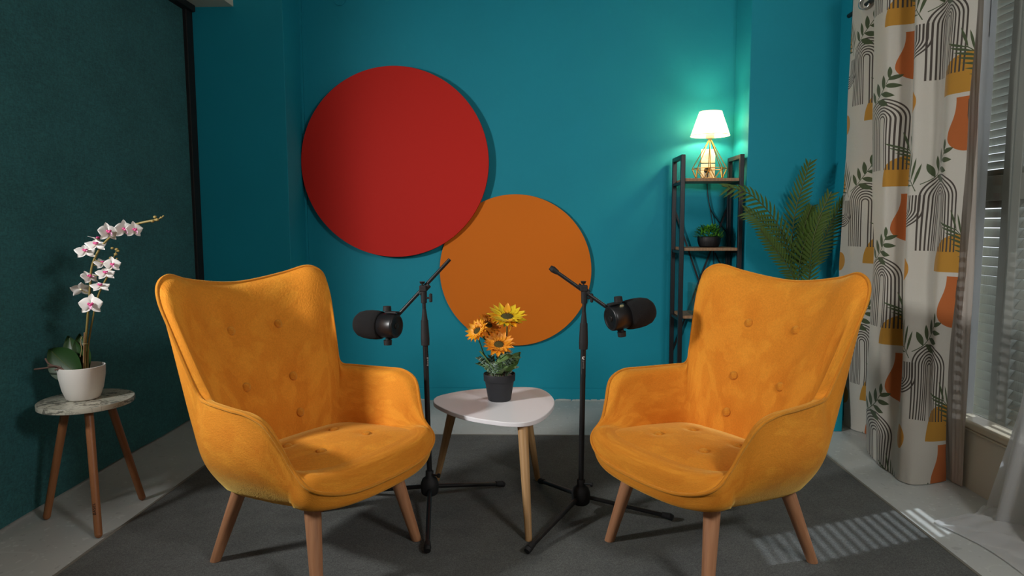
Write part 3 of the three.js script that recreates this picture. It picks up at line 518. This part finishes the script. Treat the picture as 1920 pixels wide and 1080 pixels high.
{
  const t = thing('glass_vase', 'square clear glass vase with a green sprig on the lower shelf', 'vase', [1.03, SH[2], -4.2]);
  const gl = new THREE.MeshPhysicalMaterial({ color: lin(0.9, 0.97, 0.96), transmission: 1, thickness: 0, roughness: 0.04 });
  const h = 0.19, a = 0.062;
  part('glass_wall', [box(-a, a, 0.006, h, -a, -a + 0.004), box(-a, a, 0.006, h, a - 0.004, a), box(-a, -a + 0.004, 0.006, h, -a + 0.004, a - 0.004), box(a - 0.004, a, 0.006, h, -a + 0.004, a - 0.004), box(-a, a, 0.0005, 0.006, -a, a)], gl, t);
  const gs = []; for (let k = 0; k < 26; k++) { const g = petalGeo(0.03, 0.01, -0.006, 0.001, 4, 2); g.rotateZ(rr(0.1, 1.2)); g.rotateY(rr(0, 6.283)); g.translate(rr(-0.03, 0.03), rr(0.09, 0.175), rr(-0.03, 0.03)); gs.push(g); }
  for (let k = 0; k < 6; k++) gs.push(rod([rr(-0.01, 0.01), 0.008, rr(-0.01, 0.01)], [rr(-0.03, 0.03), 0.16, rr(-0.03, 0.03)], 0.0014, 0.001, 5));
  part('sprig', gs, plain('#5a8a34', 0.6), t);
}
{
  const t = thing('candle', 'white candle on a wooden holder on the lowest shelf', 'candle', [0.992, SH[3], -4.2]);
  part('holder', lathe([[0, 0], [0.035, 0], [0.036, 0.008], [0.015, 0.02], [0.011, 0.06], [0.016, 0.09], [0.011, 0.12], [0.019, 0.15], [0.019, 0.162], [0, 0.162]], 28), M.oak, t);
  part('wax', lathe([[0, 0.155], [0.0125, 0.155], [0.0125, 0.32], [0.009, 0.334], [0.003, 0.341], [0, 0.341]], 24), plain('#dcdcda', 0.5), t);
  part('wick', rod([0, 0.34, 0], [0.001, 0.35, 0], 0.001), plain('#e0dccf', 0.8), t);
}

// ------------------------------------------------------------------ palm on a teal boxed plinth
const PL = 0.44;
tag(part('plinth', box(1.345, 1.717, 0, PL, ZP + 0.001, -3.735, 0.003), M.teal, scene), 'low teal painted box against the wall behind the right armchair', 'plinth');
{
  const t = thing('palm', 'artificial palm with green fronds behind the right armchair', 'palm', [1.53, PL, -3.9]);
  part('pot', lathe([[0, 0], [0.075, 0], [0.095, 0.16], [0.1, 0.162], [0.1, 0.18], [0.092, 0.18], [0.088, 0.15], [0, 0.15]], 36), plain('#2a2a2c', 0.6), t);
  const px = (cx, cy, z) => V(1.536 - 1.53 + (cx - 713) / 1388 * (z + 3.9 + 3.95) / 3.95 * 1, 0, 0);
  const W = (cx, cy, dz) => { const k = (3.9 - dz) / 3.9; return V(0.006 + ((cx - 713) / 1388 + 1.53) * k - 1.53, 1.15 + (0.829 - (cy - 1037) / 1388 - 1.15) * k - PL, dz); };
  const fronds = [
    [[[690, 1180], [640, 1000], [585, 760], [480, 560], [360, 420], [240, 335], [60, 290]], [0, 0, 0.02, 0.05, 0.09, 0.12, 0.15], 0.34, '#4a6424', 0.085, 0.9],
    [[[692, 1180], [650, 1000], [600, 820], [500, 690], [370, 560], [235, 480]], [0, 0, 0.02, 0.03, 0.05, 0.06], 0.45, '#4a6424', 0.09, 0.5],
    [[[690, 1180], [645, 1030], [590, 920], [500, 800], [420, 700], [362, 625]], [0, 0.02, 0.05, 0.08, 0.11, 0.13], 0.32, '#4a6424', 0.075, 0.35],
    [[[680, 1180], [640, 900], [622, 680], [640, 480], [690, 280], [740, 90]], [0, -0.02, -0.03, -0.04, -0.05, -0.03], 0.42, '#4a6424', 0.095, 0.6],
    [[[705, 1180], [682, 1000], [690, 850], [735, 700], [810, 560], [910, 340]], [0, 0.02, 0.05, 0.08, 0.1, 0.11], 0.34, '#4a6424', 0.095, 0.55],
    [[[730, 1180], [768, 1000], [790, 880], [860, 720], [930, 560], [1035, 380]], [0, 0.0, 0.0, 0.0, 0.01, 0.02], 0.42, '#4a6424', 0.1, 0.75],
    [[[725, 1180], [762, 1000], [765, 900], [772, 800], [795, 650], [850, 500]], [0, 0.03, 0.06, 0.08, 0.1, 0.1], 0.32, '#4a6424', 0.085, 0.6],
    [[[705, 1180], [700, 900], [700, 700], [725, 560], [765, 440]], [0, -0.02, -0.03, -0.04, -0.04], 0.5, '#4a6424', 0.075, 0.4]];
  for (const [pts, dz, from, hex, L, droop] of fronds) {
    const c = new THREE.CatmullRomCurve3(pts.map(([x, y], i) => W(x, y, dz[i]))); c.points[0].set(c.points[0].x * 0.5, 0.14, 0);
    const gs = [], n = 19;
    const tang = (u) => c.getTangentAt(u), mat = plain(hex, 0.5, { transmission: 0.08, thickness: 0 });
    const f = part('frond', new THREE.TubeGeometry(c, 40, 0.0032, 6), plain('#4a5524', 0.6), t);
    for (let i = 0; i < n; i++) for (const s of [-1, 1]) {
      const u = lerp(from, 0.985, (i + (s > 0 ? 0.35 : 0)) / n), p = c.getPointAt(Math.min(1, u)), T = tang(Math.min(1, u)), side = T.clone().cross(V(0.15, 0.1, 1)).normalize().multiplyScalar(s);
      const along = (u - from) / (1 - from), len = 1.08 * L * (0.55 + 0.45 * Math.sin(Math.PI * Math.min(1, along * 0.85 + 0.18))) * rr(0.92, 1.06), fwd = lerp(0.75, 1.4, along);
      const d = side.clone().addScaledVector(T, fwd).normalize(), nrm = d.clone().cross(T).normalize().multiplyScalar(s);
      gs.push(grid(5, 2, (a, b) => { const w = 0.0165 * Math.pow(Math.sin(Math.PI * Math.min(0.98, 0.12 + a * 0.86)), 0.7) * (1 - a * 0.35), q = p.clone().addScaledVector(d, len * a).addScaledVector(T, -0.018 * 0 + 0.02 * a * a * droop); q.y -= 0.028 * a * a * droop; const cr = d.clone().cross(nrm).normalize(); q.addScaledVector(cr, (b - 0.5) * w); q.addScaledVector(nrm, Math.abs(b - 0.5) * 0.003); return [q.x, q.y, q.z]; }));
    }
    part('leaflets', gs, mat, f);
  }
}

// ------------------------------------------------------------------ curtains
const cloth = printTex(2048, 2048, (x, w, h) => {
  const S = 2048 / 0.86;   // pixels per metre; the tile is 0.86 m wide and high
  x.fillStyle = '#d9d3c6'; x.fillRect(0, 0, w, h);
  for (let k = 0; k < 2600; k++) { x.fillStyle = rnd() < 0.5 ? 'rgba(255,255,255,0.05)' : 'rgba(120,110,95,0.05)'; if (rnd() < 0.5) x.fillRect(rnd() * w, rnd() * h, 2 + rnd() * 120, 1.5); else x.fillRect(rnd() * w, rnd() * h, 1.5, 2 + rnd() * 120); }
  const ochre = '#c8902e', amber = '#d2912f', rust = '#c4692c', green = '#4c5a38', line = '#4d443c', pale = 'rgba(206,170,140,0.25)';
  const wrap = (fn) => { for (const dx of [-w, 0, w]) for (const dy of [-h, 0, h]) { x.save(); x.translate(dx, dy); fn(); x.restore(); } };
  const m = (v) => v * S;
  const archLines = (cx, cy, ro, ri, n, len, up) => { x.strokeStyle = line; x.lineWidth = m(0.007); for (let i = 0; i < n; i++) { const r = lerp(ro, ri, i / (n - 1)); x.beginPath(); const s = up ? 1 : -1; x.moveTo(m(cx - r), m(cy + s * len)); x.lineTo(m(cx - r), m(cy)); x.arc(m(cx), m(cy), m(r), Math.PI, 0, !up); x.lineTo(m(cx + r), m(cy + s * len)); x.stroke(); } };
  const leaf = (a, b, c, d, wd) => { x.beginPath(); x.moveTo(m(a), m(b)); const mx = (a + c) / 2, my = (b + d) / 2, nx = -(d - b), ny = c - a; x.quadraticCurveTo(m(mx + nx * wd), m(my + ny * wd), m(c), m(d)); x.quadraticCurveTo(m(mx - nx * wd), m(my - ny * wd), m(a), m(b)); x.fill(); };
  const branch = (ox, oy, s) => { x.fillStyle = green; x.strokeStyle = green; x.lineWidth = m(0.004); x.beginPath(); x.moveTo(m(ox), m(oy)); x.quadraticCurveTo(m(ox + 0.09 * s), m(oy - 0.05 * s), m(ox + 0.17 * s), m(oy - 0.17 * s)); x.stroke(); for (const [a, b, c, d] of [[0.055, -0.035, 0.02, -0.11], [0.085, -0.065, 0.065, -0.15], [0.12, -0.1, 0.115, -0.185], [0.16, -0.16, 0.165, -0.225], [0.07, -0.045, 0.16, -0.01], [0.1, -0.08, 0.185, -0.06], [0.135, -0.12, 0.21, -0.115], [0.155, -0.15, 0.215, -0.175]]) leaf(ox + a * s, oy + b * s, ox + c * s, oy + d * s, 0.36); };
  const frond = (ox, oy, s) => { x.fillStyle = green; x.strokeStyle = green; x.lineWidth = m(0.004); x.beginPath(); x.moveTo(m(ox), m(oy)); x.quadraticCurveTo(m(ox - 0.05 * s), m(oy - 0.12 * s), m(ox - 0.19 * s), m(oy - 0.24 * s)); x.stroke(); for (let i = 0; i < 9; i++) { const t = 0.12 + i * 0.105, px = ox + (-0.1 * t * (1 - t) - 0.19 * t * t) * s, py = oy + (-0.24 * t * (1 - t) - 0.24 * t * t) * s, L = (0.13 - 0.05 * Math.abs(t - 0.4)) * s; leaf(px, py, px - L * 0.98, py - L * lerp(0.05, 0.45, t), 0.1); leaf(px, py, px + L * lerp(0.35, -0.35, t), py - L * 1.0, 0.1); } };
  const block = (cx, cy, wd, ht) => { x.fillStyle = ochre; x.beginPath(); x.moveTo(m(cx - wd / 2), m(cy + ht / 2)); x.bezierCurveTo(m(cx - wd / 2), m(cy - ht * 0.2), m(cx - wd * 0.2), m(cy - ht * 0.5), m(cx + wd * 0.05), m(cy - ht / 2)); x.bezierCurveTo(m(cx + wd * 0.4), m(cy - ht * 0.5), m(cx + wd / 2), m(cy), m(cx + wd / 2), m(cy + ht / 2)); x.closePath(); x.fill(); };
  const blob = (cx, cy, r) => { x.fillStyle = amber; x.beginPath(); x.ellipse(m(cx), m(cy), m(r * 0.93), m(r), 0.4, 0, 7); x.fill(); };
  const vase = (cx, cy) => { x.fillStyle = rust; x.beginPath(); x.moveTo(m(cx - 0.035), m(cy - 0.13)); x.lineTo(m(cx + 0.05), m(cy - 0.13)); x.bezierCurveTo(m(cx + 0.03), m(cy - 0.02), m(cx + 0.085), m(cy + 0.02), m(cx + 0.07), m(cy + 0.085)); x.bezierCurveTo(m(cx + 0.05), m(cy + 0.15), m(cx - 0.06), m(cy + 0.13), m(cx - 0.07), m(cy + 0.06)); x.bezierCurveTo(m(cx - 0.07), m(cy), m(cx - 0.03), m(cy - 0.03), m(cx - 0.035), m(cy - 0.13)); x.fill(); };
  wrap(() => {
    // left column of motifs: branch over a tall arch, ochre block with frond
    block(0.33, 0.545, 0.27, 0.19); archLines(0.20, 0.27, 0.114, 0.02, 7, 0.27, true); branch(0.085, 0.20, 0.95); frond(0.50, 0.66, 0.98);
    blob(0.44, 0.20, 0.062); vase(0.33, 0.79); archLines(0.44, 0.745, 0.092, 0.024, 6, 0.07, false);
    // right column, shifted half a repeat
    block(0.76, 0.115, 0.25, 0.17); archLines(0.63, -0.16, 0.114, 0.02, 7, 0.27, true); branch(0.515, -0.23, 0.95); frond(0.93, 0.235, 0.98);
    blob(0.86, -0.22, 0.06); vase(0.76, 0.37); archLines(0.87, 0.325, 0.092, 0.024, 6, 0.07, false);
  });
});
cloth.wrapS = cloth.wrapT = THREE.RepeatWrapping; cloth.repeat.set(1 / 0.86, 1 / 0.75);
const linenBump = tex(512, (u, v) => 0.5 * fbm(u, (v * 4) % 1, 128, 2, 2) + 0.5 * fbm((u * 4) % 1, v, 128, 2, 9), { srgb: false, repeat: [3, 3] });
function drape(cols, nu, nv, yTop, wob, uvScale = 1) {   // cols: per column a list of [x, y, z] from top to floor
  const rows = 28, curves = [];
  const sample = (c, y) => { if (y >= c[0][1]) return V(c[0][0], y, c[0][2]); for (let i = 0; i + 1 < c.length; i++) if (y >= c[i + 1][1]) { const t = (c[i][1] - y) / (c[i][1] - c[i + 1][1]), s = t * t * (3 - 2 * t) * 0.5 + t * 0.5; return V(lerp(c[i][0], c[i + 1][0], s), y, lerp(c[i][2], c[i + 1][2], s)); } const e = c[c.length - 1]; return V(e[0], y, e[2]); };
  const cum = [0]; { let p = sample(cols[0], 1.3); for (let k = 1; k < cols.length; k++) { const q = sample(cols[k], 1.3); cum.push(cum[k - 1] + q.distanceTo(p) * 1.06); p = q; } }
  return grid(nu, nv, (u, v) => {
    const y = lerp(yTop, 0.004, v), f = u * (cols.length - 1), c = new THREE.CatmullRomCurve3(cols.map((k) => sample(k, y)), false, 'catmullrom', 0.42), p = c.getPoint(u);
    const i = Math.min(cols.length - 2, Math.floor(f)), s = lerp(cum[i], cum[i + 1], f - i);
    p.x += wob * (Math.sin(y * 5 + u * 9) * 0.6 + Math.sin(y * 13 + u * 21) * 0.3 + Math.sin(u * 47 + y * 1.3) * 0.35) * sstep(0, 0.3, v);
    return [p.x, y, p.z, s * uvScale, y];
  });
}
const CUR = [
  [[1.722, 2.348, -3.826], [1.725, 1.69, -3.856], [1.722, 0.924, -3.86], [1.745, 0.332, -3.81], [1.771, 0, -3.841]],
  [[1.72, 2.312, -3.71], [1.73, 1.671, -3.722], [1.74, 0.934, -3.70], [1.76, 0.354, -3.682], [1.789, 0, -3.75]],
  [[1.80, 2.3, -3.63], [1.80, 1.656, -3.59], [1.80, 0.943, -3.54], [1.80, 0.377, -3.582], [1.82, 0, -3.65]],
  [[1.68, 2.248, -3.507], [1.68, 1.634, -3.458], [1.68, 0.952, -3.402], [1.69, 0.411, -3.424], [1.711, 0, -3.452]],
  [[1.67, 2.197, -3.347], [1.67, 1.614, -3.315], [1.67, 0.959, -3.275], [1.67, 0.444, -3.271], [1.655, 0, -3.22]],
  [[1.765, 2.188, -3.30], [1.765, 1.609, -3.27], [1.755, 0.96, -3.25], [1.735, 0.448, -3.20], [1.655, 0, -3.10]],
  [[1.70, 2.122, -3.16], [1.70, 1.585, -3.15], [1.70, 0.97, -3.14], [1.68, 0.49, -3.09], [1.641, 0, -2.99]],
  [[1.785, 2.128, -3.09], [1.785, 1.592, -3.10], [1.775, 0.968, -3.09], [1.745, 0.494, -3.04], [1.672, 0, -2.95]],
  [[1.76, 2.08, -2.979], [1.76, 1.57, -2.985], [1.76, 0.977, -2.985], [1.765, 0.505, -2.988], [1.753, 0, -2.96]],
  [[1.80, 2.053, -2.893], [1.80, 1.556, -2.903], [1.80, 0.982, -2.924], [1.815, 0.507, -2.97], [1.845, 0, -3.0]]];
{
  const t = thing('patterned_curtain', 'cream curtain printed with arches, leaves and orange shapes by the window', 'curtain');
  part('cloth', drape(CUR, 150, 90, 2.352, 0.006), new THREE.MeshPhysicalMaterial({ color: lin(0.86, 0.87, 0.87), roughness: 0.9, map: cloth, bumpMap: linenBump, bumpScale: 0.0006, transmission: 0.22, thickness: 0 }), t);
  for (const [z, x] of [[-3.69, 1.722], [-3.42, 1.672], [-3.14, 1.70], [-2.93, 1.785]]) { const g = new THREE.TorusGeometry(0.0275, 0.006, 10, 40); const m = part('eyelet', g, M.chrome, t); m.position.set(x - 0.006, 2.288, z + 0.006); m.rotation.y = -0.95; }
  const l = thing('lining_curtain', 'plain beige curtain hanging behind the printed one', 'curtain');
  part('cloth', drape([[[1.835, 2.111, -3.09], [1.835, 1.581, -3.09], [1.84, 0.971, -3.10], [1.85, 0.479, -3.11], [1.865, 0, -3.07]], [[1.84, 2.08, -3.0], [1.84, 1.57, -3.0], [1.845, 0.975, -3.0], [1.858, 0.5, -3.01], [1.868, 0, -2.985]], [[1.845, 2.063, -2.928], [1.845, 1.557, -2.912], [1.85, 0.983, -2.899], [1.862, 0.527, -2.908], [1.872, 0, -2.925]]], 24, 60, 2.345, 0.004), plain('#c4bbb0', 0.9, { bumpMap: linenBump, bumpScale: 0.0005, transmission: 0.15, thickness: 0 }), l);
  const r = thing('curtain_rod', 'black curtain rod along the right wall', 'curtain rod');
  part('rod', rod([1.735, 2.288, -3.9], [1.735, 2.288, -1.2], 0.012, 0.012, 18), M.black, r);
  for (const z of [-3.86, -1.26]) part('bracket', [box(1.735, XR, 2.278, 2.298, z - 0.008, z + 0.008, 0.002), box(XR - 0.006, XR, 2.24, 2.33, z - 0.02, z + 0.02, 0.002)], M.black, r);
}
{
  const t = thing('sheer_curtain', 'sheer white curtain pooling on the floor at the right edge', 'curtain');
  const sm = new THREE.MeshPhysicalMaterial({ color: lin(0.74, 0.75, 0.75), roughness: 0.95, transmission: 0.45, thickness: 0, bumpMap: linenBump, bumpScale: 0.0004, transparent: true, opacity: 0.88 });
  const edge = (y) => (y > 1.1 ? lerp(-2.45, -2.36, (y - 1.1) / 1.2) : y > 0.45 ? lerp(-2.53, -2.45, (y - 0.45) / 0.65) : lerp(-2.625, -2.53, y / 0.45));
  part('cloth', grid(120, 60, (u, v) => { const y = lerp(2.28, 0.02, v), z = lerp(edge(y), -1.5, u), a = 0.018 + 0.02 * v; return [1.80 - 0.035 * sstep(0.6, 1, v) + a * Math.sin(u * 44 + 1.2 * Math.sin(y * 1.7)) + 0.008 * Math.sin(u * 90 + y), y, z, z * 1.4, y]; }), sm, t);
  // the hem heaped on the floor
  const inC = new THREE.CatmullRomCurve3([[1.80, -2.63], [1.79, -2.45], [1.80, -2.2], [1.79, -1.9], [1.8, -1.55]].map(([a, b]) => V(a, 0, b))), outC = new THREE.CatmullRomCurve3([[1.735, -2.64], [1.64, -2.61], [1.545, -2.565], [1.565, -2.49], [1.60, -2.36], [1.605, -2.2], [1.585, -2.0], [1.6, -1.55]].map(([a, b]) => V(a, 0, b)));
  part('hem', grid(90, 30, (u, v) => {
    const a = inC.getPoint(u), b = outC.getPoint(u), p = a.lerp(b, v), y = 0.006 + 0.045 * (1 - v) * (1 - v) + 0.022 * Math.sin(Math.PI * v) * (0.55 + 0.45 * Math.sin(u * 26 + 5 * v)) + 0.006 * Math.sin(Math.PI * v) * Math.sin(u * 61 - 9 * v);
    return [p.x, Math.max(0.003, y), p.z, p.z, p.x];
  }), sm, t);
}

// ------------------------------------------------------------------ louvred shutters outside the window
{
  const sm = plain('#979b92', 0.5), stileW = 0.05, x0 = 2.03, x1 = 2.07;
  const slatGeo = (wide, len) => { const g = new RoundedBoxGeometry(wide, 0.0055, len, 1, 0.002); return g; };
  const leafs = [[-3.42, -2.975, 'grey-green louvred shutter leaf beside the lining curtain'], [-2.965, -2.62, 'grey-green louvred shutter leaf behind the sheer curtain edge'], [-2.61, -1.5, 'grey-green louvred shutter leaf furthest to the right']];
  for (const [z0, z1, label] of leafs) {
    const t = thing('louvred_shutter', label, 'shutter', [0, 0, 0], 0, 'window shutters');
    for (const z of [z0, z1 - stileW]) part('stile', box(x0, x1, 0.12, 2.45, z, z + stileW, 0.004), sm, t);
    for (const [y0, y1] of [[0.12, 0.28], [1.25, 1.36], [2.37, 2.45]]) part('rail', box(x0, x1, y0, y1, z0 + stileW, z1 - stileW, 0.003), sm, t);
    const len = z1 - z0 - 2 * stileW, zc = (z0 + z1) / 2;
    for (const [a, b, tilt, pitch, wide] of [z0 < -2.62 ? [0.28, 1.25, 1.0, 0.043, 0.046] : [0.28, 1.25, -0.82, 0.035, 0.038], [1.36, 2.37, -0.82, 0.035, 0.038]]) for (let y = a + 0.012, g = slatGeo(wide, len); y < b - 0.006; y += pitch) { const m = part('slat', g, sm, t); m.position.set((x0 + x1) / 2, y, zc); m.rotation.z = tilt; }
  }
}
renderer.render(scene, camera);
